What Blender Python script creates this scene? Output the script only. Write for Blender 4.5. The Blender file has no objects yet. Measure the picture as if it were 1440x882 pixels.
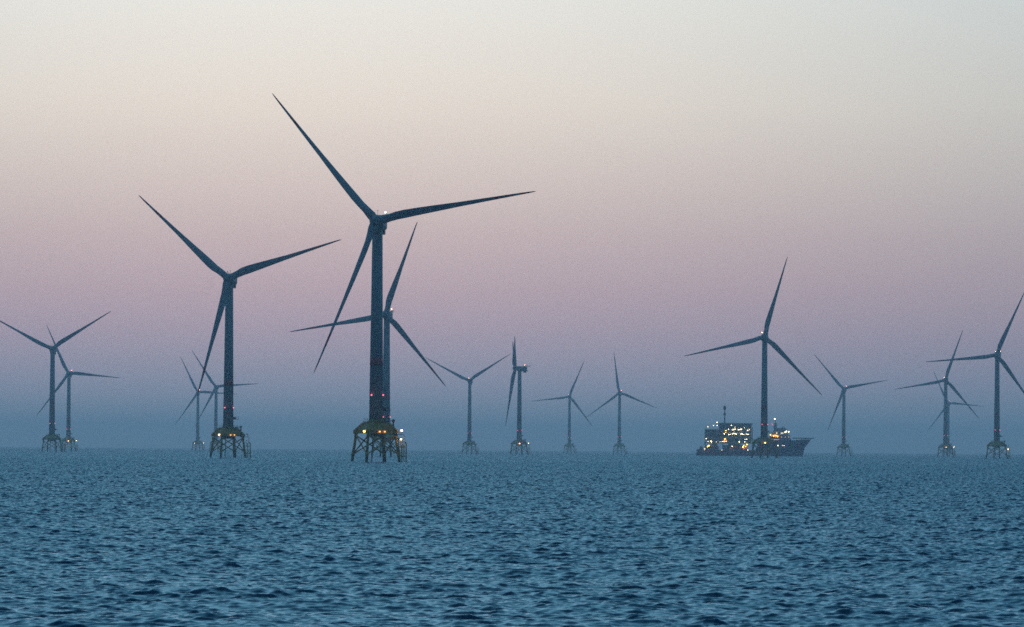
import bpy, bmesh, math, random
import numpy as np
from mathutils import Matrix, Vector

random.seed(7)
R = math.radians
SC = bpy.context.scene
COL = SC.collection

# ------------------------------------------------------------------ camera
FPX = 8200.0            # focal length in photo pixels (1440 wide): a 205 mm tele
CAM_Z = 5.6             # eye height above the water, from the turbines' waterlines
ROLL = math.atan(0.00713)
HORIZON = 191.5         # photo pixels below the image centre
cam_d = bpy.data.cameras.new('camera')
cam = bpy.data.objects.new('camera', cam_d)
COL.objects.link(cam)
cam_d.sensor_width = 36.0
cam_d.lens = 36.0 * FPX / 1440.0
cam_d.clip_start = 1.0
cam_d.clip_end = 200000.0
pitch = math.atan(HORIZON / FPX)
cam.matrix_world = (Matrix.Translation((0, 0, CAM_Z)) @ Matrix.Rotation(R(90) + pitch, 4, 'X')
                    @ Matrix.Rotation(ROLL, 4, 'Z'))
SC.camera = cam

# ------------------------------------------------------------------ sky (dusk, sun just set behind the view)
world = bpy.data.worlds.new('World')
SC.world = world
world.use_nodes = True
wn, wl = world.node_tree.nodes, world.node_tree.links
wn.clear()


def srgb(r, g, b):
    f = lambda c: (c / 255 / 12.92) if c / 255 <= 0.04045 else ((c / 255 + 0.055) / 1.055) ** 2.4
    return (f(r), f(g), f(b), 1.0)


def wnode(t, **kw):
    n = wn.new(t)
    for k, v in kw.items():
        setattr(n, k, v)
    return n


def wmath(op, a, b=None, clamp=False):
    n = wnode('ShaderNodeMath', operation=op)
    n.use_clamp = clamp
    for i, v in enumerate((a, b)):
        if v is None:
            continue
        if isinstance(v, (int, float)):
            n.inputs[i].default_value = v
        else:
            wl.new(v, n.inputs[i])
    return n.outputs[0]


tc = wnode('ShaderNodeTexCoord')
sep = wnode('ShaderNodeSeparateXYZ')
wl.new(tc.outputs['Generated'], sep.inputs[0])
zc = wmath('MAXIMUM', sep.outputs['Z'], 0.0)
tt = wmath('POWER', zc, 0.5)


def ramp(stops):
    n = wnode('ShaderNodeValToRGB')
    cr = n.color_ramp
    cr.interpolation = 'LINEAR'
    while len(cr.elements) > 1:
        cr.elements.remove(cr.elements[-1])
    first = True
    for deg, c in stops:
        p = math.sqrt(math.sin(R(deg)))
        e = cr.elements[0] if first else cr.elements.new(p)
        first = False
        e.position = p
        e.color = c
    wl.new(tt, n.inputs[0])
    return n.outputs[0]


# elevation above the horizon (degrees) -> colour, on the glow side and away from it
glow = ramp([(0.0, srgb(168, 180, 194)), (0.3, srgb(174, 176, 192)), (0.7, srgb(184, 173, 189)),
             (1.1, srgb(197, 174, 187)), (1.55, srgb(209, 181, 187)), (2.1, srgb(219, 195, 193)),
             (2.7, srgb(232, 214, 205)), (3.4, srgb(244, 232, 219)), (4.4, srgb(246, 242, 233)),
             (5.4, srgb(206, 232, 244)), (7.5, srgb(166, 222, 255)), (18.0, srgb(142, 216, 255)),
             (35.0, srgb(120, 206, 250)), (90.0, srgb(44, 104, 144))])
away = ramp([(0.0, srgb(46, 71, 92)), (6.0, srgb(46, 74, 98)), (20.0, srgb(40, 76, 104)),
             (45.0, srgb(40, 82, 114)), (90.0, srgb(44, 104, 144))])
# azimuth: brightest a little left of the view axis, falling off round the horizon
dx, dy = math.sin(R(-2.2)), math.cos(R(-2.2))
hyp = wmath('SQRT', wmath('ADD', wmath('MULTIPLY', sep.outputs['X'], sep.outputs['X']),
                          wmath('MULTIPLY', sep.outputs['Y'], sep.outputs['Y'])))
cosaz = wmath('DIVIDE', wmath('ADD', wmath('MULTIPLY', sep.outputs['X'], dx),
                              wmath('MULTIPLY', sep.outputs['Y'], dy)), wmath('MAXIMUM', hyp, 1e-4))
lobe = wmath('POWER', wmath('ADD', wmath('MULTIPLY', cosaz, 0.5), 0.5, True), 6.0, True)
# the afterglow has a brighter, warmer core about ten degrees wide
core = wmath('POWER', wmath('MAXIMUM', cosaz, 0.0), 90.0, True)
side = wnode('ShaderNodeMix', data_type='RGBA', blend_type='MULTIPLY')
side.inputs['Factor'].default_value = 1.0
side.inputs[7].default_value = (0.50, 0.62, 0.70, 1)
wl.new(glow, side.inputs[6])
gmix = wnode('ShaderNodeMix', data_type='RGBA')
wl.new(core, gmix.inputs['Factor'])
wl.new(side.outputs[2], gmix.inputs[6])
wl.new(glow, gmix.inputs[7])
mixc = wnode('ShaderNodeMix', data_type='RGBA')
wl.new(lobe, mixc.inputs['Factor'])
wl.new(away, mixc.inputs[6])
wl.new(gmix.outputs[2], mixc.inputs[7])
sky = wnode('ShaderNodeTexSky', sky_type='NISHITA')
sky.sun_disc = False
sky.sun_elevation = R(-4.0)
sky.sun_rotation = R(-2.0)
sky.altitude = 5
skym = wnode('ShaderNodeMix', data_type='RGBA', blend_type='ADD')
skym.inputs['Factor'].default_value = 0.05
wl.new(mixc.outputs[2], skym.inputs[6])
wl.new(sky.outputs[0], skym.inputs[7])
bg = wnode('ShaderNodeBackground')
bg.inputs['Strength'].default_value = 1.0
wl.new(skym.outputs[2], bg.inputs[0])
wo = wnode('ShaderNodeOutputWorld')
wl.new(bg.outputs[0], wo.inputs['Surface'])

SC.view_settings.view_transform = 'Standard'
SC.view_settings.look = 'None'
SC.view_settings.exposure = 0.0
SC.view_settings.gamma = 1.0
SC.render.engine = 'CYCLES'
SC.cycles.max_bounces = 5
SC.cycles.diffuse_bounces = 2
SC.cycles.glossy_bounces = 2
SC.cycles.volume_bounces = 1
SC.cycles.use_denoising = False
SC.cycles.sample_clamp_indirect = 3.0
SC.cycles.filter_width = 1.6


# ------------------------------------------------------------------ helpers
def mat(name, base, rough=0.5, metal=0.0, var=0.12, scale=0.4, emit=None, strength=0.0, streak=False):
    m = bpy.data.materials.new(name)
    m.use_nodes = True
    n, l = m.node_tree.nodes, m.node_tree.links
    p = n['Principled BSDF']
    p.inputs['Roughness'].default_value = rough
    p.inputs['Metallic'].default_value = metal
    if emit:
        p.inputs['Base Color'].default_value = (*base, 1)
        p.inputs['Emission Color'].default_value = (*emit, 1)
        p.inputs['Emission Strength'].default_value = strength
        return m
    t = n.new('ShaderNodeTexCoord')
    mp = n.new('ShaderNodeMapping')
    mp.inputs['Scale'].default_value = (1, 1, 0.15) if streak else (1, 1, 1)
    no = n.new('ShaderNodeTexNoise')
    no.inputs['Scale'].default_value = scale
    no.inputs['Detail'].default_value = 6
    no.inputs['Roughness'].default_value = 0.65
    l.new(t.outputs['Object'], mp.inputs[0])
    l.new(mp.outputs[0], no.inputs['Vector'])
    cr = n.new('ShaderNodeValToRGB')
    cr.color_ramp.elements[0].position = 0.3
    cr.color_ramp.elements[1].position = 0.7
    cr.color_ramp.elements[0].color = (*[c * (1 - var) for c in base], 1)
    cr.color_ramp.elements[1].color = (*[min(1, c * (1 + var)) for c in base], 1)
    l.new(no.outputs['Fac'], cr.inputs[0])
    l.new(cr.outputs[0], p.inputs['Base Color'])
    return m


M = dict(
    white=mat('turbine_paint', (0.36, 0.38, 0.38), 0.45, streak=True, scale=0.3),
    nac=mat('nacelle_paint', (0.34, 0.36, 0.36), 0.45),
    red=mat('red_marking', (0.80, 0.035, 0.07), 0.5),
    yellow=mat('yellow_jacket_paint', (0.74, 0.37, 0.03), 0.55, var=0.25, streak=True),
    steel=mat('dark_steel', (0.10, 0.10, 0.10), 0.5),
    grate=mat('galvanised_grating', (0.22, 0.22, 0.21), 0.5, metal=0.3),
    rust=mat('tidal_zone_steel', (0.07, 0.06, 0.045), 0.7, var=0.4, scale=1.2),
    lred=mat('red_lamp_glass', (0.3, 0.03, 0.05), 0.3, emit=(1.0, 0.12, 0.22), strength=3.6),
    lnac=mat('obstruction_lamp_glass', (0.4, 0.1, 0.05), 0.3, emit=(1.0, 0.38, 0.20), strength=16),
    lwarm=mat('sodium_floodlight_glass', (0.5, 0.4, 0.2), 0.3, emit=(1.0, 0.55, 0.14), strength=12),
    ldim=mat('dim_floodlight_glass', (0.5, 0.4, 0.2), 0.3, emit=(1.0, 0.52, 0.10), strength=2.2),
    lwhite=mat('white_floodlight_glass', (0.6, 0.6, 0.5), 0.3, emit=(1.0, 0.76, 0.36), strength=11),
    loff=mat('unlit_lamp_glass', (0.15, 0.12, 0.10), 0.2),
)


def finish(name, bm, mats, parent=None, smooth=False):
    me = bpy.data.meshes.new(name)
    bm.normal_update()
    if smooth:
        for f in bm.faces:
            f.smooth = True
    bm.to_mesh(me)
    bm.free()
    for m in (mats if isinstance(mats, (list, tuple)) else [mats]):
        me.materials.append(m)
    o = bpy.data.objects.new(name, me)
    COL.objects.link(o)
    if parent:
        o.parent = parent
    return o


def tube(bm, a, b, r0, r1=None, seg=10, caps=True, mi=0):
    a, b = Vector(a), Vector(b)
    r1 = r0 if r1 is None else r1
    d = (b - a).normalized()
    u = d.orthogonal().normalized()
    v = d.cross(u)
    ra, rb = [], []
    for i in range(seg):
        t = 2 * math.pi * i / seg
        w = u * math.cos(t) + v * math.sin(t)
        ra.append(bm.verts.new(a + w * r0))
        rb.append(bm.verts.new(b + w * r1))
    for i in range(seg):
        j = (i + 1) % seg
        f = bm.faces.new((ra[i], ra[j], rb[j], rb[i]))
        f.material_index = mi
        f.smooth = seg > 8
    if caps:
        bm.faces.new(ra[::-1]).material_index = mi
        bm.faces.new(rb).material_index = mi


def box(bm, x0, x1, y0, y1, z0, z1, mi=0):
    v = [bm.verts.new(p) for p in ((x0, y0, z0), (x1, y0, z0), (x1, y1, z0), (x0, y1, z0),
                                   (x0, y0, z1), (x1, y0, z1), (x1, y1, z1), (x0, y1, z1))]
    for q in ((3, 2, 1, 0), (4, 5, 6, 7), (0, 1, 5, 4), (1, 2, 6, 5), (2, 3, 7, 6), (3, 0, 4, 7)):
        bm.faces.new([v[i] for i in q]).material_index = mi


def prism(bm, pts_a, pts_b, mi=0):
    a = [bm.verts.new(p) for p in pts_a]
    b = [bm.verts.new(p) for p in pts_b]
    n = len(a)
    bm.faces.new(a[::-1]).material_index = mi
    bm.faces.new(b).material_index = mi
    for i in range(n):
        bm.faces.new((a[i], a[(i + 1) % n], b[(i + 1) % n], b[i])).material_index = mi
    bmesh.ops.recalc_face_normals(bm, faces=bm.faces[:])


def lathe(bm, prof, seg=28, mi=0, axis='Z'):
    rings = []
    for z, r in prof:
        ring = []
        for i in range(seg):
            t = 2 * math.pi * i / seg
            p = (r * math.cos(t), r * math.sin(t), z) if axis == 'Z' else (r * math.cos(t), z, r * math.sin(t))
            ring.append(bm.verts.new(p))
        rings.append(ring)
    for a, b in zip(rings, rings[1:]):
        for i in range(seg):
            j = (i + 1) % seg
            f = bm.faces.new((a[i], a[j], b[j], b[i]))
            f.material_index = mi
            f.smooth = True
    bm.faces.new(rings[0][::-1]).material_index = mi
    bm.faces.new(rings[-1]).material_index = mi
    bmesh.ops.recalc_face_normals(bm, faces=bm.faces[:])


def lamp(name, loc, r, m, parent):
    """a lamp: short housing with a bulging lens, at loc"""
    bm = bmesh.new()
    bmesh.ops.create_icosphere(bm, subdivisions=2, radius=r)
    for v in bm.verts:
        v.co.z *= 0.85
    o = finish(name, bm, m, parent, True)
    o.location = loc
    return o


def railing(bm, pts, h=1.1, closed=True, r=0.05, step=1.8):
    pts = [Vector(p) for p in pts]
    segs = list(zip(pts, pts[1:] + pts[:1])) if closed else list(zip(pts, pts[1:]))
    for a, b in segs:
        for k in (0.5, 1.0):
            tube(bm, a + Vector((0, 0, h * k)), b + Vector((0, 0, h * k)), r, seg=4)
        n = max(1, int((b - a).length / step))
        for i in range(n):
            p = a.lerp(b, i / n)
            tube(bm, p, p + Vector((0, 0, h)), r, seg=4)


# ------------------------------------------------------------------ sea
def make_sea():
    """wind sea as a seamless patch of random waves (spectrum -> FFT), laid edge to edge over the visible water;
    a plain sheet just under the troughs carries the sea on to the horizon"""

    def water(name, rough):
        m = bpy.data.materials.new(name)
        m.use_nodes = True
        p = m.node_tree.nodes['Principled BSDF']
        p.inputs['Base Color'].default_value = (0.002, 0.078, 0.140, 1)
        p.inputs['IOR'].default_value = 1.333
        # patches of finer and coarser ripples
        n, l = m.node_tree.nodes, m.node_tree.links
        t = n.new('ShaderNodeNewGeometry')
        no = n.new('ShaderNodeTexNoise')
        no.inputs['Scale'].default_value = 0.06
        no.inputs['Detail'].default_value = 4
        l.new(t.outputs['Position'], no.inputs['Vector'])
        mr = n.new('ShaderNodeMapRange')
        mr.inputs['From Min'].default_value = 0.3
        mr.inputs['From Max'].default_value = 0.7
        mr.inputs['To Min'].default_value = rough * 0.8
        mr.inputs['To Max'].default_value = rough * 1.2
        l.new(no.outputs['Fac'], mr.inputs['Value'])
        l.new(mr.outputs[0], p.inputs['Roughness'])
        return m
    bm = bmesh.new()
    S, zb = 40000.0, -0.85
    bm.faces.new([bm.verts.new(p) for p in ((-S, -S, zb), (S, -S, zb), (S, S, zb), (-S, S, zb))])
    sea = finish('sea', bm, water('far_sea_water', 0.5))
    sea['kind'] = 'structure'
    sea['label'] = 'dark teal sea with short wind ripples'
    # fine patches near the camera, wider and coarser ones farther out
    lay_patches(sea, wave_patch(88.0, 1000, 5, 0.026, water('sea_water', 0.15)), 88.0, -100, 2600)
    lay_patches(sea, wave_patch(260.0, 560, 8, 0.10, water('distant_sea_water', 0.24)), 260.0, 2560, SEA_FAR)


def wave_patch(T, N, seed, fine, material):
    rng = np.random.default_rng(seed)
    kk = 2 * math.pi * np.fft.fftfreq(N, T / N)
    KX, KY = np.meshgrid(kk, kk, indexing='ij')
    K = np.hypot(KX, KY)
    K[0, 0] = 1.0
    wind = R(-90 - 13)                      # in the patch's own frame
    cosd = (KX * math.cos(wind) + KY * math.sin(wind)) / K
    P = K ** -4.0 * np.exp(-(SEA_KP / K) ** 2) * (0.14 + 0.86 * cosd ** 4)
    P *= np.exp(-(K * fine) ** 2)
    P2 = K ** -4.0 * np.exp(-((K - SEA_KS) / (0.35 * SEA_KS)) ** 2) * cosd ** 2     # a low longer sea under the chop
    P2[0, 0] = P[0, 0] = 0
    P = P / np.sum(K ** 2 * P) * SEA_SLOPE ** 2 + P2 / np.sum(K ** 2 * P2) * SEA_SWELL ** 2
    h = np.sqrt(P) * (rng.normal(size=(N, N)) + 1j * rng.normal(size=(N, N)))
    inv = lambda a: np.real(np.fft.ifft2(a))
    sx, sy = inv(1j * KX * h), inv(1j * KY * h)
    f = math.hypot(SEA_SLOPE, SEA_SWELL) / math.sqrt(np.mean(sx ** 2 + sy ** 2))
    Z = inv(h) * f
    DX, DY = inv(1j * KX / K * h) * f, inv(1j * KY / K * h) * f
    i = np.arange(N + 1)
    w = i % N
    gx, gy = np.meshgrid(i * T / N, i * T / N, indexing='ij')
    ch = 0.75
    ix = np.ix_(w, w)
    co = np.stack([gx + ch * DX[ix], gy + ch * DY[ix], Z[ix]], -1).reshape(-1, 3)
    idx = np.arange((N + 1) ** 2).reshape(N + 1, N + 1)
    quads = np.stack([idx[:-1, :-1], idx[1:, :-1], idx[1:, 1:], idx[:-1, 1:]], -1).reshape(-1, 4)
    me = bpy.data.meshes.new('wave_patch')
    me.vertices.add(len(co))
    me.vertices.foreach_set('co', co.astype(np.float32).ravel())
    me.loops.add(quads.size)
    me.loops.foreach_set('vertex_index', quads.astype(np.int32).ravel())
    me.polygons.add(len(quads))
    me.polygons.foreach_set('loop_start', np.arange(0, quads.size, 4, dtype=np.int32))
    me.polygons.foreach_set('loop_total', np.full(len(quads), 4, dtype=np.int32))
    me.update(calc_edges=True)
    me.polygons.foreach_set('use_smooth', np.ones(len(quads), dtype=bool))
    me.materials.append(material)
    return me


def lay_patches(sea, me, T, y_min, y_max):
    """patches edge to edge on a turned grid, over the water in front of the camera"""
    ang = R(13)
    ca, sa = math.cos(ang), math.sin(ang)
    span = int(y_max / T) + 4
    for a in range(-span, span):
        for b in range(-span, span):
            cx, cy = (a + .5) * T, (b + .5) * T
            X, Y = cx * ca - cy * sa, cx * sa + cy * ca
            if Y < y_min or Y > y_max or abs(X) > Y * math.tan(R(6.5)) + 50 + 0.8 * T:
                continue
            o = bpy.data.objects.new('wave_patch', me)
            COL.objects.link(o)
            o.parent = sea
            x0, y0 = a * T, b * T
            o.location = (x0 * ca - y0 * sa, x0 * sa + y0 * ca, 0)
            o.rotation_euler = (0, 0, ang)


SEA_KP = 2 * math.pi / 1.5      # dominant chop under 2 m
SEA_KS = 2 * math.pi / 11.0     # longer waves
SEA_SWELL = 0.05
SEA_SLOPE = 0.30                # rms slope
SEA_FAR = 6500.0
make_sea()

# ------------------------------------------------------------------ haze over the sea
bm = bmesh.new()
box(bm, -42000, 42000, -42000, 42000, -3.0, 176.0)
hz = finish('haze', bm, [])
hm = bpy.data.materials.new('sea_haze')
hm.use_nodes = True
hn, hl = hm.node_tree.nodes, hm.node_tree.links
hn.clear()
hv = hn.new('ShaderNodeVolumePrincipled')
hv.inputs['Color'].default_value = (0.97, 0.97, 1.0, 1)
hv.inputs['Density'].default_value = 7.5e-5
hv.inputs['Anisotropy'].default_value = 0.65
ho = hn.new('ShaderNodeOutputMaterial')
hl.new(hv.outputs[0], ho.inputs['Volume'])
hz.data.materials.append(hm)
hz['kind'] = 'stuff'
hz['label'] = 'thin blue dusk haze lying over the sea'

# ------------------------------------------------------------------ wind turbine (one prototype, then copies)
HUB_Z = 97.0
BLADE_R = 65.0
JROT = -19.8 + 0.0      # how the square jacket stands, degrees


def blade_mesh():
    """airfoil loft along +Z, rotor axis is -Y (upwind); red marks as material slot 1"""
    bm = bmesh.new()
    st = [(1.4, 3.6, 1.0, 26), (3.4, 3.6, 1.0, 24), (6, 3.95, .74, 20), (9, 4.4, .50, 15), (12.5, 4.5, .37, 12),
          (18, 4.0, .28, 9), (26, 3.2, .24, 6), (34, 2.4, .21, 4), (42, 1.9, .19, 2.5), (48.5, 1.52, .18, 1.5),
          (48.5001, 1.52, .18, 1.5), (54.5, 1.2, .18, .6), (54.5001, 1.2, .18, .6), (59.5, .95, .17, 0),
          (59.5001, .95, .17, 0), (62.8, .72, .17, -.5), (65.2, .46, .17, -.5), (66.0, .15, .2, -.5)]
    rings = []
    N = 14
    for r, ch, th, tw in st:
        ring = []
        pre = -0.8 * (r / 65) ** 2
        c, s = math.cos(R(tw)), math.sin(R(tw))
        circ = max(0.0, min(1.0, (9 - r) / 5.6))
        for i in range(N):
            a = 2 * math.pi * i / N
            x = math.cos(a) * 0.5
            # aerofoil: blunt leading edge (+x), thin trailing edge
            t = 0.5 * math.sin(a) * th * (0.35 + 0.65 * (0.5 + x) ** 0.6 if x > -0.5 else 0.0)
            yc = 0.5 * math.sin(a) * th
            y = (t * (1 - circ) + yc * circ) * ch
            off = -0.18 * (1 - circ)
            xx = (x + off) * ch
            ring.append(bm.verts.new((xx * c - y * s, xx * s + y * c + pre, r)))
        rings.append((r, ring))
    for (ra, a), (rb, b) in zip(rings, rings[1:]):
        for i in range(N):
            j = (i + 1) % N
            f = bm.faces.new((a[i], a[j], b[j], b[i]))
            f.smooth = True
            mid = (ra + rb) / 2
            f.material_index = 1 if (48.5 < mid < 54.5 or mid > 59.5) else 0
    bm.faces.new(rings[0][1][::-1])
    bm.faces.new(rings[-1][1]).material_index = 1
    bmesh.ops.remove_doubles(bm, verts=bm.verts[:], dist=1e-5)
    bmesh.ops.recalc_face_normals(bm, faces=bm.faces[:])
    me = bpy.data.meshes.new('blade')
    bm.to_mesh(me)
    bm.free()
    me.materials.append(M['white'])
    me.materials.append(M['red'])
    return me


def leg_r(z):
    return 10.2 - 0.1525 * z


def corner(k, z, r=None):
    a = R(JROT + 90 * k)
    r = leg_r(z) if r is None else r
    return Vector((r * math.cos(a), r * math.sin(a), z))


BLADE = blade_mesh()


def build_parts():
    """all parts of a turbine as (object, role) under a temporary Empty at the waterline"""
    root = bpy.data.objects.new('wind_turbine', None)
    COL.objects.link(root)
    root.empty_display_size = 5
    P = {}
    # --- jacket
    for k in range(4):
        bm = bmesh.new()
        tube(bm, corner(k, -14), corner(k, 2.2), 0.58, seg=14, mi=1)
        tube(bm, corner(k, 2.2), corner(k, 12.2), 0.56, seg=14)
        leg = finish('leg', bm, [M['yellow'], M['rust']], root)
        for z in (3.4, 10.9):
            bm = bmesh.new()
            d = (corner(k, z + 1) - corner(k, z)).normalized()
            tube(bm, corner(k, z) - d * 0.75, corner(k, z) + d * 0.75, 0.68, seg=14)
            finish('joint_can', bm, M['yellow'], leg)
    for k in range(4):
        for (za, zb) in ((10.9, 3.4), (3.4, 10.9)):
            bm = bmesh.new()
            tube(bm, corner(k, za), corner(k + 1, zb), 0.27, seg=8)
            finish('brace', bm, M['yellow'], root)
    # --- transition piece
    tp_b, tp_t, r_b, r_t = 11.7, 16.3, 8.9, 5.3
    bm = bmesh.new()
    lathe(bm, [(10.4, 2.0), (11.4, 3.2), (16.28, 3.2), (16.9, 3.0)], 28)
    finish('centre_column', bm, M['yellow'], root)
    for k in range(4):
        a = R(JROT + 90 * k)
        u = Vector((math.cos(a), math.sin(a), 0))
        v = Vector((-math.sin(a), math.cos(a), 0))
        bm = bmesh.new()
        pa, pb = [], []
        for sgn, lst in ((-1, pa), (1, pb)):
            w = v * 0.75 * sgn
            for r, z in ((2.4, 16.2), (r_t, 16.2), (r_b + .55, 12.9), (r_b + .55, 11.6), (r_b - 1.4, 11.6), (2.4, 12.6)):
                lst.append(u * r + w + Vector((0, 0, z)))
        prism(bm, pa, pb)
        finish('girder_arm', bm, M['yellow'], root)
        # sloping side plate and lower edge beam between two arms
        c0, c1 = corner(k, tp_b, r_b - .35), corner(k + 1, tp_b, r_b - .35)
        t0, t1 = corner(k, tp_t, r_t - .3), corner(k + 1, tp_t, r_t - .3)
        up = Vector((0, 0, 1.25))
        inn = -(u + v).normalized() * 0.12
        bm = bmesh.new()
        q = [c0 + up, c1 + up, t1 - Vector((0, 0, .2)), t0 - Vector((0, 0, .2))]
        prism(bm, q, [p + inn for p in q])
        finish('side_plate', bm, M['yellow'], root)
        bm = bmesh.new()
        inn = -(u + v).normalized() * 0.35
        q = [c0, c1, c1 + up, c0 + up]
        prism(bm, q, [p + inn for p in q])
        finish('edge_beam', bm, M['yellow'], root)
    bm = bmesh.new()
    q = [corner(k, tp_t, r_t + .25) for k in range(4)]
    prism(bm, q, [p + Vector((0, 0, .22)) for p in q])
    top = finish('platform_deck', bm, M['grate'], root)
    bm = bmesh.new()
    railing(bm, [corner(k, tp_t + .22, r_t + .1) for k in range(4)])
    finish('railing', bm, M['yellow'], top)
    # J-tubes for the cables, hanging from the underside
    for px, py in ((-1.2, -1.8), (2.4, 1.2)):
        bm = bmesh.new()
        tube(bm, (px, py, 11.5), (px * 1.5, py * 1.5, -12), 0.22, seg=8)
        finish('cable_tube', bm, M['steel'], root)
    # access platform, davit crane and boat landing by the right-hand leg
    cx = corner(0, 11.7)
    bm = bmesh.new()
    box(bm, cx.x - 1.6, cx.x + 2.9, cx.y - 2.0, cx.y + 2.0, 11.25, 11.5)
    ap = finish('access_platform', bm, M['grate'], root)
    bm = bmesh.new()
    railing(bm, [(cx.x + 2.8, cx.y - 1.9, 11.5), (cx.x + 2.8, cx.y + 1.9, 11.5), (cx.x - .4, cx.y + 1.9, 11.5)], closed=False)
    railing(bm, [(cx.x + 2.8, cx.y - 1.9, 11.5), (cx.x + .4, cx.y - 1.9, 11.5)], closed=False)
    finish('railing', bm, M['yellow'], ap)
    bm = bmesh.new()
    dx_, dy_ = cx.x - 0.9, cx.y - 1.5
    tube(bm, (dx_, dy_, 11.5), (dx_, dy_, 16.6), 0.34, 0.28, seg=10)
    tube(bm, (dx_, dy_, 16.2), (dx_, dy_, 17.4), 0.55, 0.42, seg=10)
    tube(bm, (dx_ + .7, dy_, 16.9), (dx_ - 4.6, dy_ - .3, 16.3), 0.22, 0.15, seg=8)
    tube(bm, (dx_ + .2, dy_, 14.6), (dx_ - 1.9, dy_ - .2, 16.5), 0.12, seg=6)
    finish('davit_crane', bm, M['steel'], root)
    bx = leg_r(0) * math.cos(R(JROT)) + 0.9
    by = leg_r(0) * math.sin(R(JROT)) - 0.9
    bm = bmesh.new()
    for ox in (0.0, 1.7):
        tube(bm, (bx + ox, by, -4), (bx + ox, by, 7.9), 0.24, seg=10)
        tube(bm, (bx + ox, by, 7.9), (bx + ox - .9, by + .6, 8.6), 0.24, 0.2, seg=10)
        for z in (2.6, 6.4):
            tube(bm, (bx + ox, by, z), (bx - 1.0, by + .9, z + .2), 0.16, seg=8)
    bl = finish('boat_landing', bm, M['yellow'], root)
    bm = bmesh.new()
    for ox in (0.62, 1.08):
        tube(bm, (bx + ox, by + .35, -2), (bx + ox, by + .35, 11.6), 0.06, seg=6)
    for i in range(26):
        tube(bm, (bx + .62, by + .35, -1.5 + i * .5), (bx + 1.08, by + .35, -1.5 + i * .5), 0.035, seg=4)
    finish('ladder', bm, M['yellow'], bl)
    # --- tower
    bm = bmesh.new()
    prof = []
    rt = lambda z: 2.78 - (z - 17) / (94.4 - 17) * 0.72
    prof = [(16.52, rt(16.52)), (94.4, rt(94.4))]
    lathe(bm, prof, 36)
    tw = finish('tower', bm, M['white'], root)
    for z, ro in ((16.75, .12), (36.2, .05), (63.0, .05), (93.2, .18)):
        bm = bmesh.new()
        lathe(bm, [(z - .2, rt(z) + ro), (z + .2, rt(z) + ro)], 36)
        for f in bm.faces:
            f.smooth = len(f.verts) == 4
        finish('flange_ring', bm, M['nac'], tw)
    bm = bmesh.new()
    lathe(bm, [(38.9, rt(38.9) + .03), (41.9, rt(41.9) + .03)], 36)
    finish('red_band', bm, M['red'], tw)
    bm = bmesh.new()
    box(bm, -0.55, 0.55, -2.86, -2.4, 17.1, 19.4)
    d_ = finish('door', bm, M['steel'], tw)
    bm = bmesh.new()
    box(bm, 2.3, 5.7, -0.9, 0.9, 20.7, 20.95)
    box(bm, 2.45, 4.1, -0.8, 0.8, 20.96, 22.0)
    railing(bm, [(2.5, -.85, 20.95), (5.6, -.85, 20.95), (5.6, .85, 20.95), (2.5, .85, 20.95)], closed=False, r=.05)
    finish('side_platform', bm, M['steel'], tw)
    # lamps on the tower, 27 m up
    for i, a in enumerate((-10, -130, 110)):
        rr = rt(27) + .16
        o = lamp('warning_lamp', (rr * math.cos(R(a)), rr * math.sin(R(a)), 27.0), 0.30, M['lred'], tw)
        o['lampkey'] = 'ring'
    # floodlights on the transition piece and access platform
    out_l, out_f = Vector((-.9, -.43, 0)) * .55, Vector((.43, -.9, 0)) * .55
    fl = [('left', corner(2, 12.5, 8.6).lerp(corner(3, 12.5, 8.6), 0.78) + out_l, 'lwarm', .42),
          ('centre', corner(3, 12.4, 8.6).lerp(corner(4, 12.4, 8.6), 0.40) + out_f, 'ldim', .34),
          ('centre', corner(3, 12.4, 8.6).lerp(corner(4, 12.4, 8.6), 0.58) + out_f, 'ldim', .34),
          ('near', corner(3, 12.5, 8.6).lerp(corner(4, 12.5, 8.6), 0.30) + out_f, 'lwarm', .42),
          ('plat', Vector((cx.x + 2.4, cx.y - 1.6, 12.9)), 'lwhite', .42),
          ('plat2', Vector((cx.x + 2.2, cx.y - 1.7, 9.4)), 'lwhite', .34)]
    for key, p, m, r in fl:
        o = lamp('floodlight', p, r, M[m], ap if key.startswith('plat') else top)
        o['lampkey'] = key
        bm = bmesh.new()
    # --- nacelle (local: rotor towards -Y)
    bm = bmesh.new()
    sec = [(-3.0, 2.1, 2.1, 0.1), (-2.2, 2.45, 2.5, 0.0), (3.5, 2.6, 2.7, 0.0), (7.2, 2.5, 2.5, 0.1), (8.0, 2.2, 2.1, 0.25)]
    rings = []
    for y, hw, hh, zo in sec:
        ring = []
        for i in range(20):
            a = 2 * math.pi * (i + .5) / 20
            c, s = math.cos(a), math.sin(a)
            e = 0.45
            ring.append(bm.verts.new((hw * math.copysign(abs(c) ** e, c), y, zo + hh * math.copysign(abs(s) ** e, s))))
        rings.append(ring)
    for a, b in zip(rings, rings[1:]):
        for i in range(20):
            j = (i + 1) % 20
            bm.faces.new((a[i], a[j], b[j], b[i]))
    bm.faces.new(rings[0])
    bm.faces.new(rings[-1][::-1])
    bmesh.ops.recalc_face_normals(bm, faces=bm.faces[:])
    nac = finish('nacelle', bm, M['nac'], root)
    bm = bmesh.new()
    box(bm, -2.3, 2.3, 4.0, 12.2, 2.75, 2.95)
    hd = finish('helicopter_deck', bm, M['grate'], nac)
    bm = bmesh.new()
    railing(bm, [(-2.2, 4.1, 2.95), (-2.2, 12.1, 2.95), (2.2, 12.1, 2.95), (2.2, 4.1, 2.95)], h=1.0, closed=False)
    finish('railing', bm, M['steel'], hd)
    bm = bmesh.new()
    box(bm, -1.9, 1.9, 4.2, 7.4, -3.9, -2.35)
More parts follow.
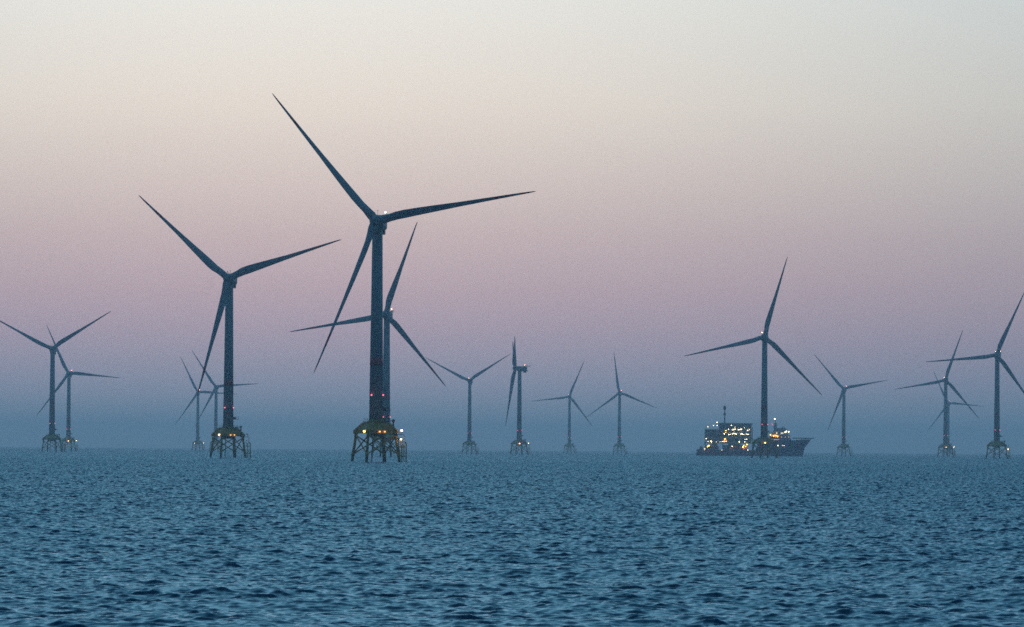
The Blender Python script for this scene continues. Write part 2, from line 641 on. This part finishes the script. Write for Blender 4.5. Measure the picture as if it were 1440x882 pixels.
    box(bm, -1.2, 1.2, 7.5, 9.2, -2.2, -1.2)
    finish('cooler_box', bm, M['steel'], nac)
    bm = bmesh.new()
    tube(bm, (-1.0, 6.9, 2.9), (-1.0, 6.9, 5.3), 0.06, seg=5)
    tube(bm, (-1.5, 6.9, 5.0), (-.5, 6.9, 5.0), 0.05, seg=5)
    finish('weather_mast', bm, M['steel'], nac)
    for i, x in enumerate((-2.05, 2.05)):
        o = lamp('obstruction_lamp', (x, 5.2, 4.2), 0.30, M['lnac'], nac)
        o['lampkey'] = 'nac%d' % i
    # --- rotor hub and blades
    bm = bmesh.new()
    lathe(bm, [(-3.2, 0.05), (-3.1, .7), (-2.6, 1.5), (-1.7, 2.15), (-.4, 2.45), (1.0, 2.4), (1.75, 2.0)], 28, axis='Y')
    for k in range(3):
        a = R(120 * k)
        d = Vector((math.sin(a), 0, math.cos(a)))
        tube(bm, d * 1.2, d * 2.6, 1.72, 1.62, seg=20)
    hub = finish('rotor_hub', bm, M['nac'], root, True)
    for k in range(3):
        o = bpy.data.objects.new('blade', BLADE)
        COL.objects.link(o)
        o.parent = hub
        o['slot'] = k
    return root


PROTO = build_parts()


def copy_tree(o, parent=None):
    c = o.copy()
    COL.objects.link(c)
    c.parent = parent
    kids = [copy_tree(k, c) for k in list(o.children)]
    return c


def place_turbine(root, px, py, phi, yaw, pitch_deg, lit, nlit, ring, label):
    """px, py: photo pixel of the tower top / hub height; distance follows from the 97 m hub height"""
    dxp, dyp = px - 720, py - 441
    x_ = dxp * math.cos(ROLL) + dyp * math.sin(ROLL)
    y_ = -dxp * math.sin(ROLL) + dyp * math.cos(ROLL)
    s = (HORIZON - y_) / (HUB_Z - CAM_Z)
    D = FPX / s
    X = x_ / s
    al = math.atan2(X, D)
    root.location = (X, D, 0)
    root['label'] = label
    root['category'] = 'wind turbine'
    root['group'] = 'offshore wind turbines on jacket foundations'
    rz = -(R(yaw) + al)
    for ch in list(root.children):
        nm = ch.name.split('.')[0]
        if nm == 'nacelle':
            ch.location = (0, 0, HUB_Z - 1.0)
            ch.rotation_euler = (R(-4), 0, rz)
            ch.scale = (1.1, 1.03, 1.08)
        elif nm == 'rotor_hub':
            mt = (Matrix.Translation((0, 0, HUB_Z - 1.0)) @ Matrix.Rotation(rz, 4, 'Z') @ Matrix.Rotation(R(-5), 4, 'X')
                  @ Matrix.Translation((0, -4.9, 0)) @ Matrix.Rotation(R(phi), 4, 'Y'))
            ch.matrix_basis = mt
            for b in ch.children:
                k = b['slot']
                b.matrix_basis = (Matrix.Rotation(R(120 * k), 4, 'Y') @ Matrix.Rotation(R(4.0), 4, 'X')
                                  @ Matrix.Rotation(R(pitch_deg), 4, 'Z'))
        for g in ch.children:
            key = g.get('lampkey')
            if not key:
                continue
            on = (key in lit) or (key == 'ring' and ring) or (key in nlit)
            if not on:
                for sl in g.material_slots:
                    sl.link = 'OBJECT'
                    sl.material = M['loff']
    for o in [root] + list(root.children_recursive):
        for kk in ('slot', 'lampkey'):
            if kk in o:
                del o[kk]
    return s, D, X


N2 = ('nac0', 'nac1')
TURBINES = [
    # px, py, phi, yaw, blade pitch, floodlights lit, nacelle lamps, ring lamps, label
    (530.8, 309, 79.8, 9, 40, ('left', 'centre', 'plat', 'plat2'), ('nac1',), 1,
     'tallest and nearest wind turbine, with glowing floodlights on its yellow jacket base'),
    (322.5, 390, 72.0, 12, 12, ('left', 'centre'), (), 1,
     'second largest wind turbine, left of the tallest, dark red band on its tower'),
    (544.0, 441, 18.7, 10, 15, (), ('nac1',), 1,
     'wind turbine half hidden directly behind the tower of the tallest turbine'),
    (74.0, 490, 57.5, 8, 20, (), (), 1,
     'wind turbine at far left whose left blade runs out of the picture'),
    (97.0, 524.5, 95.0, 10, 10, ('near', 'plat'), N2, 1,
     'small wind turbine just right of the far left one, bright lamp on base'),
    (278.5, 551, 93.3, 5, 15, ('left', 'plat'), ('nac1',), 0,
     'faint tiny wind turbine left of the second largest, two orange base lamps'),
    (304.0, 543.5, 86.0, 8, 15, (), ('nac0',), 0,
     'small wind turbine close beside the tower of the second largest, partly hidden behind it'),
    (660.7, 535, 57.0, 8, 15, (), ('nac0',), 1,
     'small wind turbine with rotor like a Y, right of the tallest turbine'),
    (730.8, 517.3, 57.5, 89, 80, ('near', 'plat'), ('nac1',), 1,
     'wind turbine seen from the side with its nacelle pointing right'),
    (801.0, 557.4, 22.0, 2, 15, (), N2, 1,
     'smallest of the middle turbines, two orange lamps on top, right of the side-on turbine'),
    (871.3, 552, -8.0, 6, 15, (), ('nac1',), 1,
     'small wind turbine left of the ship with one blade pointing straight up'),
    (1075.5, 473, 15.5, 1, 15, ('near',), N2, 1,
     'large wind turbine standing in front of the lit ship'),
    (1186.8, 546.4, 79.0, 8, 15, (), ('nac1',), 1,
     'small wind turbine standing alone just right of the ship'),
    (1330.0, 534, 18.7, 3, 15, ('near', 'plat'), ('nac0',), 1,
     'wind turbine with bright yellow base lamp, second large one from the right edge'),
    (1333.6, 566.8, 95.0, 5, 15, (), ('nac1',), 1,
     'faint distant wind turbine whose tower overlaps the one near the right edge'),
    (1402.5, 498.7, 23.6, 6, 15, ('plat2',), N2, 1,
     'wind turbine nearest the right edge, upper blade cut by the picture border'),
]
roots = [PROTO] + [copy_tree(PROTO) for _ in TURBINES[1:]]
for rt_, row in zip(roots, TURBINES):
    info = place_turbine(rt_, *row)

# ------------------------------------------------------------------ the lit ship
S_SHIP = 1.25
D_SHIP = FPX / S_SHIP
SM = dict(
    red=mat('maroon_hull_paint', (0.70, 0.15, 0.19), 0.5, var=0.2, scale=0.15),
    navy=mat('navy_hull_paint', (0.06, 0.10, 0.26), 0.45, var=0.2, scale=0.15),
    white=mat('ship_white_paint', (0.42, 0.42, 0.42), 0.5),
    grey=mat('module_grey_paint', (0.20, 0.21, 0.21), 0.55),
    teal=mat('module_roof_paint', (0.06, 0.12, 0.14), 0.5),
    deck=mat('ship_deck_paint', (0.10, 0.07, 0.06), 0.7),
    orange=mat('lifeboat_orange', (0.75, 0.20, 0.02), 0.4),
    yellow=mat('crane_yellow', (0.6, 0.40, 0.03), 0.45),
    redbox=mat('red_container_paint', (0.40, 0.05, 0.04), 0.5),
    green=mat('green_equipment_paint', (0.08, 0.18, 0.10), 0.5),
    glass=mat('bridge_window_glass', (0.02, 0.03, 0.04), 0.1),
    win=mat('lit_window_glass', (0.5, 0.45, 0.3), 0.3, emit=(1.0, 0.85, 0.55), strength=1.6),
    lwhite=mat('ship_white_lamp', (0.6, 0.6, 0.5), 0.3, emit=(1.0, 0.84, 0.50), strength=9),
    lwarm=mat('ship_sodium_lamp', (0.6, 0.4, 0.1), 0.3, emit=(1.0, 0.50, 0.08), strength=10),
)


def build_ship():
    root = bpy.data.objects.new('offshore_ship', None)
    COL.objects.link(root)
    root['label'] = 'brightly lit offshore work ship with multi-deck module and helideck, behind a turbine'
    root['category'] = 'ship'

    def pt(name, m, fn, parent=root, smooth=False):
        bm = bmesh.new()
        fn(bm)
        return finish(name, bm, m, parent, smooth)

    # hull: stations along x (stern 0 .. bow), half beam and deck height; keel below water
    def hull(bm):
        st = [(0, 11, 7.5, -2), (4, 13, 7.5, -5), (20, 14, 7.2, -6), (62, 14, 7.2, -6), (66, 14, 7.2, -6),
              (70, 14, 14.5, -6), (84, 14, 15.0, -6), (100, 13, 17, -6), (110, 10.5, 18, -6), (118, 7, 18.8, -6),
              (124, 3.4, 19.4, -5.5), (128.5, .5, 19.8, 10)]
        rings = []
        for x, hb, zd, zk in st:
            t = max(0, (x - 96) / 32)
            wl_ = hb * (1 - 0.55 * t)
            xb = x - 7.0 * max(0, t) ** 1.2
            zs = [(zk, wl_ * .55, xb), (max(zk, -1) if zk < 0 else zk, wl_ * (.98), xb),
                  (zd * .55 if zk < 5 else zd * .75, hb * (1 - .18 * t), x - 3.2 * t ** 1.3), (zd, hb, x)]
            ring = [bm.verts.new((xx, -w, z)) for z, w, xx in zs] + [bm.verts.new((xx, w, z)) for z, w, xx in zs[::-1]]
            rings.append((x, ring))
        for (xa, a), (xb, b) in zip(rings, rings[1:]):
            for i in range(len(a)):
                j = (i + 1) % len(a)
                f = bm.faces.new((a[i], a[j], b[j], b[i]))
                f.material_index = 1 if xa >= 84 else 0
                if i == 3:
                    f.material_index = 2
        bm.faces.new(rings[0][1][::-1])
        bm.faces.new(rings[-1][1])
        bmesh.ops.recalc_face_normals(bm, faces=bm.faces[:])
    pt('hull', [SM['red'], SM['navy'], SM['deck']], hull)

    def bulb(bm):
        bmesh.ops.create_uvsphere(bm, u_segments=14, v_segments=10, radius=1)
        for v in bm.verts:
            v.co = Vector((122.5 + v.co.x * 6.2, v.co.y * 2.0, -1.6 + v.co.z * 2.4))
    pt('bow_bulb', SM['red'], bulb, smooth=True)
    pt('bulwark', SM['navy'], lambda bm: (box(bm, 86, 112, -12.9, -12.6, 17.0, 18.4), box(bm, 86, 112, 12.6, 12.9, 17.0, 18.4)))
    # fore superstructure
    b1 = pt('deckhouse', SM['white'], lambda bm: (box(bm, 80, 106, -11, 11, 14.5, 20.5), box(bm, 82, 105, -10, 10, 20.5, 24)))
    b2 = pt('bridge', SM['white'], lambda bm: prism(bm, [(84, -12, 24), (103, -12, 24), (101.5, -12, 28), (85, -12, 28)],
                                                    [(84, 12, 24), (103, 12, 24), (101.5, 12, 28), (85, 12, 28)]))
    for i in range(9):
        pt('window', SM['win'] if i in (2, 5, 6) else SM['glass'], lambda bm: box(bm, 86 + i * 1.7, 87.2 + i * 1.7, -12.06, -11.9, 25.6, 27.0), b2)
    for i in range(10):
        for z in (17.6, 21.6):
            pt('window', SM['win'] if (i * 7 + int(z)) % 4 == 0 else SM['glass'],
               lambda bm: box(bm, 94.2 + i * 1.0, 94.8 + i * 1.0, -11.06 if z < 20 else -10.06, -10.9 if z < 20 else -9.9, z, z + .8), b1)
    pt('upper_house', SM['white'], lambda bm: prism(bm, [(86, -6, 28), (98, -6, 28), (94, -6, 32), (87, -6, 32)],
                                                    [(86, 6, 28), (98, 6, 28), (94, 6, 32), (87, 6, 32)]))
    rm = pt('radar_mast', SM['white'], lambda bm: (tube(bm, (88, 0, 32), (88.6, 0, 36.5), 2.0, 1.2, 8), tube(bm, (88.4, 0, 36.5), (88.4, 0, 42), .5, .3, 8),
                                                   box(bm, 86.2, 91, -.3, .3, 36.6, 37.1), tube(bm, (86.5, 0, 37), (86.5, 0, 39.5), .12, .1, 5)))
    pt('satellite_dome', SM['white'], lambda bm: (bmesh.ops.create_uvsphere(bm, u_segments=16, v_segments=12, radius=2.3,
       matrix=Matrix.Translation((96.8, -3, 31.4))), tube(bm, (96.8, -3, 28), (96.8, -3, 30), .9, .8, 10)), smooth=True)
    pt('satellite_dome', SM['white'], lambda bm: (bmesh.ops.create_uvsphere(bm, u_segments=16, v_segments=12, radius=1.6,
       matrix=Matrix.Translation((99.5, 3.2, 30.2))), tube(bm, (99.5, 3.2, 28), (99.5, 3.2, 29.2), .7, .6, 10)), smooth=True)
    hdk = pt('helicopter_deck', SM['teal'], lambda bm: prism(bm, [(119.8 + 13.2 * math.cos(R(45 * k + 22.5)), 13.2 * math.sin(R(45 * k + 22.5)), 20.6) for k in range(8)],
                                                            [(119.8 + 13.2 * math.cos(R(45 * k + 22.5)), 13.2 * math.sin(R(45 * k + 22.5)), 21.3) for k in range(8)]))

    def trusses(bm):
        for y in (-8, 0, 8):
            tube(bm, (108, y, 20.6), (131, y * .6, 20.55), .3, seg=6)
            tube(bm, (106, y, 17.5), (126, y * .6, 20.5), .25, seg=6)
            tube(bm, (112, y, 17.8), (112, y, 20.5), .25, seg=6)
            tube(bm, (118, y * .7, 18.5), (118, y * .7, 20.5), .25, seg=6)
    pt('support_frame', SM['grey'], trusses, hdk)

    # lifeboat before glowing panels that stand in for its bay's lamplit interior
    def boat(bm):
        prof = [(-5, .3, .6), (-4, 1.3, 1.5), (-1.5, 1.8, 2.0), (2, 1.8, 2.1), (4, 1.2, 1.7), (5, .3, .8)]
        rings = []
        for x, w, h in prof:
            rings.append([bm.verts.new((x, w * math.cos(2 * math.pi * i / 12), h * math.sin(2 * math.pi * i / 12))) for i in range(12)])
        for a, b in zip(rings, rings[1:]):
            for i in range(12):
                bm.faces.new((a[i], a[(i + 1) % 12], b[(i + 1) % 12], b[i]))
        bm.faces.new(rings[0])
        bm.faces.new(rings[-1])
        bmesh.ops.recalc_face_normals(bm, faces=bm.faces[:])
    SM['bay'] = mat('bay_glow', (0.6, 0.4, 0.2), 0.6, emit=(1.0, 0.42, 0.05), strength=1.3)
    pt('bay_glow_panel', SM['bay'], lambda bm: (box(bm, 84.2, 92.6, -11.3, -11.02, 18.9, 20.4), box(bm, 84.0, 92.4, -10.35, -10.02, 20.8, 23.8)))
    lb = pt('lifeboat', SM['orange'], boat, smooth=True)
    lb.location = (88.6, -13.6, 21.4)
    pt('boat_davit', SM['white'], lambda bm: [(tube(bm, (x, -10.5, 18), (x, -13.6, 24.6), .35, .3, 8), tube(bm, (x, -13.6, 24.6), (x, -13.6, 23.2), .15, seg=6)) for x in (85.4, 91.8)])
    pt('side_opening', SM['glass'], lambda bm: box(bm, 90, 98.5, -14.02, -13.0, 11.6, 13.4))
    # gangway bridging the gap between the module and the fore part
    def gang(bm):
        for y in (-2, 2):
            for z in (17.6, 19.4):
                tube(bm, (58, y, z), (82, y, z), .22, seg=6)
            for i in range(10):
                tube(bm, (58 + i * 2.4, y, 17.6 if i % 2 else 19.4), (60.4 + i * 2.4, y, 19.4 if i % 2 else 17.6), .14, seg=5)
        box(bm, 58, 82, -1.9, 1.9, 17.4, 17.6)
    pt('gangway', SM['grey'], gang)
    pt('gangway_tower', SM['grey'], lambda bm: (box(bm, 73, 77, -2.5, 2.5, 14.5, 17.4), tube(bm, (75, 0, 19.4), (75, 0, 22), 1.2, .9, 10)))
    # cargo crane by the midship
    cr = pt('deck_crane', SM['yellow'], lambda bm: (tube(bm, (69, -9, 7.2), (69, -9, 17), 1.1, 1.0, 12), box(bm, 67.4, 70.6, -10.6, -7.4, 17, 20)))
    pt('boom', SM['yellow'], lambda bm: (tube(bm, (68, -9.6, 19), (58, -9.6, 17.2), .4, .25, 6), tube(bm, (68, -8.4, 19), (58, -9.2, 17.2), .4, .25, 6)), cr)

    # multi-deck module on the aft deck
    mod_x = [9.5 + 6.62 * i for i in range(9)]
    for x in mod_x:
        for y in (-12, 0, 12):
            ztop = 33 if x > 24 else 29.5
            pt('column', SM['grey'], lambda bm: box(bm, x - .35, x + .35, y - .35, y + .35, 7.2, ztop))
    for z, x0, x1 in ((14.4, 9, 63), (20.0, 8.5, 62.5), (24.6, 9, 62), (29.4, 9.5, 62)):
        dk = pt('module_deck', SM['grey'], lambda bm: box(bm, x0, x1, -12.6, 12.6, z, z + .7))

        def rl(bm):
            railing(bm, [(x0, -12.5, z + .7), (x1, -12.5, z + .7)], closed=False, r=.07, step=2)
            railing(bm, [(x0, 12.5, z + .7), (x0, -12.5, z + .7)], closed=False, r=.07, step=2)
        pt('railing', SM['yellow'], rl, dk)
    pt('module_roof', SM['teal'], lambda bm: prism(bm, [(24.5, -13, 33.6), (61, -13, 33.6), (63, -13, 37.0), (24.5, -13, 37.4)],
                                                   [(24.5, 13, 33.6), (61, 13, 33.6), (63, 13, 37.0), (24.5, 13, 37.4)]))
    # diagonal bracing seen in the side frames
    for i in range(8):
        if i % 2 == 0:
            x0, x1 = mod_x[i], mod_x[i + 1]
            pt('diagonal_brace', SM['grey'], lambda bm: tube(bm, (x0, -12, 8), (x1, -12, 14.2), .22, seg=6))
            pt('diagonal_brace', SM['grey'], lambda bm: tube(bm, (x1, -12, 20.7), (x0, -12, 24.4), .2, seg=6))
    pt('stairway', SM['yellow'], lambda bm: (prism(bm, [(39, -13.6, 15.2), (40.2, -13.6, 15.2), (50.2, -13.6, 20.6), (49, -13.6, 20.6)],
                                                   [(39, -12.7, 15.2), (40.2, -12.7, 15.2), (50.2, -12.7, 20.6), (49, -12.7, 20.6)])))
    # back walls of the closed rooms in the module
    for z0, z1, x0, x1 in ((15.2, 19.9, 11, 61), (20.8, 24.5, 10, 61.5), (25.4, 29.3, 10, 61.5), (30.2, 33.5, 25, 61.5)):
        n = int((x1 - x0) / 6.3)
        for i in range(n):
            a, b = x0 + (x1 - x0) * i / n, x0 + (x1 - x0) * (i + 1) / n
            pt('wall_panel', SM['grey' if i % 3 else 'teal'], lambda bm: box(bm, a + .06, b - .06, -3.0 - .4 * (i % 2), -2.0, z0, z1))
    for i in range(8):
        if i not in (2, 7):
            a, b = mod_x[i] + .4, mod_x[i + 1] - .4
            pt('wall_panel', SM['grey'], lambda bm: box(bm, a, b, 2.0, 2.6, 7.3, 14.3 if i % 3 else 12.5))
    # equipment on the decks
    rg = random.Random(3)
    for z, h, n, x0, x1 in ((15.1, 4.0, 9, 10, 60), (20.7, 3.2, 10, 10, 60), (25.3, 3.4, 9, 11, 60), (30.1, 2.8, 6, 27, 60)):
        for i in range(n):
            x = x0 + (x1 - x0) * (i + rg.uniform(.1, .5)) / n
            w = rg.uniform(1.8, 4.0)
            hh = h * rg.uniform(.45, .95)
            y = rg.uniform(-11, -6)
            m = rg.choice([SM['grey'], SM['white'], SM['green'], SM['grey'], SM['teal']])
            if rg.random() < .35:
                pt('pressure_vessel', m, lambda bm: lathe(bm, [(z, w * .3), (z + hh * .15, w * .42), (z + hh * .85, w * .42), (z + hh, w * .2)], 12)).location = (x + w / 2, y, 0)
            else:
                pt('equipment_cabinet', m, lambda bm: (box(bm, x, x + w, y, y + 3.2, z, z + hh), box(bm, x + .2, x + w - .2, y - .08, y, z + .2, z + hh - .3)))
    for x, w, h, m in ((18.5, 2.6, 4.6, 'redbox'), (22.8, 2.4, 4.0, 'white'), (38.0, 4.5, 4.8, 'redbox'), (43.6, 3, 4.6, 'redbox'),
                       (47.6, 2.0, 3.8, 'white'), (30, 5, 3.2, 'grey'), (52, 5.2, 4.8, 'orange')):
        pt('cargo_container', SM[m], lambda bm: (box(bm, x, x + w, -11.4, -6, 7.4, 7.4 + h), box(bm, x + .15, x + w - .15, -11.5, -11.4, 7.6, 7.2 + h)))
    pt('yellow_winch_house', SM['yellow'], lambda bm: (box(bm, 29.8, 34.4, -13.4, -9.5, 15.2, 19.9), box(bm, 30.4, 33.8, -13.5, -13.4, 15.7, 19.2)))
    # tall vent mast on the module
    vm = pt('vent_mast', SM['grey'], lambda bm: (tube(bm, (31.3, 0, 37.3), (31.3, 0, 55.5), .75, .45, 8),
                                                 box(bm, 29.9, 32.7, -1.4, 1.4, 45.8, 48.4), box(bm, 29.8, 32.8, -1.5, 1.5, 52.2, 56.4),
                                                 tube(bm, (31.3, 0, 56.4), (31.3, 0, 58.4), .12, .1, 5)))
    # stern gear
    pt('stern_winch', SM['grey'], lambda bm: (box(bm, 3, 7.5, -9, 9, 7.4, 9.2), tube(bm, (5.2, -8, 10), (5.2, 8, 10), 1.3, seg=12)))
    # deck lamps: (crop x, crop y of the lamp as seen, kind, radius)
    def at(cx_, cy_):
        return (cx_ - 75) / 10.0, (645 - cy_) / 10.0
    L = [(305, 265, 'w', .55), (265, 300, 'w', .5), (306, 302, 'w', .45), (203, 316, 'w', .45), (466, 298, 'w', .6), (505, 318, 'w', .35),
         (435, 342, 'w', .45), (480, 350, 'w', .55), (493, 344, 'w', .65), (508, 340, 'w', .55), (545, 347, 'w', .6), (562, 345, 'w', .55), (577, 341, 'w', .7),
         (648, 354, 'w', .7), (668, 343, 'w', .4), (610, 322, 'w', .35), (405, 358, 'o', .6), (403, 378, 'o', .55), (386, 396, 'w', .6), (438, 402, 'w', .7),
         (455, 398, 'w', .4), (478, 396, 'w', .5), (492, 388, 'w', .5), (508, 393, 'w', .7), (522, 396, 'w', .55), (575, 393, 'w', .6), (590, 396, 'w', .65),
         (606, 402, 'w', .4), (634, 396, 'w', .55), (652, 398, 'w', .65), (185, 450, 'w', .65), (206, 482, 'w', .5), (238, 478, 'w', .75), (246, 488, 'w', .4),
         (365, 482, 'w', .5), (556, 483, 'w', .7), (620, 455, 'w', .45), (640, 453, 'w', .5), (618, 483, 'w', .5), (212, 530, 'o', 1.25), (200, 540, 'o', .6),
         (475, 534, 'w', .6), (598, 540, 'o', 1.0), (606, 525, 'o', .7), (642, 512, 'o', .9), (628, 535, 'o', .6), (652, 574, 'w', .5), (362, 576, 'w', .35),
         (168, 565, 'w', .45), (395, 452, 'o', .8), (385, 478, 'o', .7), (408, 478, 'o', .6), (340, 484, 'w', .3), (300, 484, 'w', .3),
         (952, 222, 'w', .75), (1072, 370, 'w', .9), (1084, 360, 'w', .7), (1110, 367, 'w', .7), (905, 402, 'o', .7), (990, 522, 'w', .65),
         (1040, 520, 'o', .4), (1060, 521, 'o', .45), (925, 288, 'r', .5), (918, 272, 'r', .35), (940, 412, 'o', .9), (965, 410, 'o', .9), (985, 418, 'o', .7)]
    for cx_, cy_, k, r in L:
        x, z = at(cx_, cy_)
        y = -13.9
        if cx_ > 880:
            y = -14.3 if cy_ > 500 else (-15.6 if 406 < cy_ < 440 else (-12.4 if cy_ > 340 else -0.9))
        lamp('deck_lamp', (x, y, z), r * .8, {'w': SM['lwhite'], 'o': SM['lwarm'], 'r': M['lred']}[k], root)
    X = (1061 - 720) * math.cos(ROLL) / S_SHIP
    root.location = (X, D_SHIP, 0)
    # centre the hull on its root and give the bow a slight turn
    for ch in root.children:
        ch.location = Vector(ch.location) + Vector((-64.0, 0, 0))
    root.rotation_euler = (0, 0, R(-3.0))
    return root


build_ship()
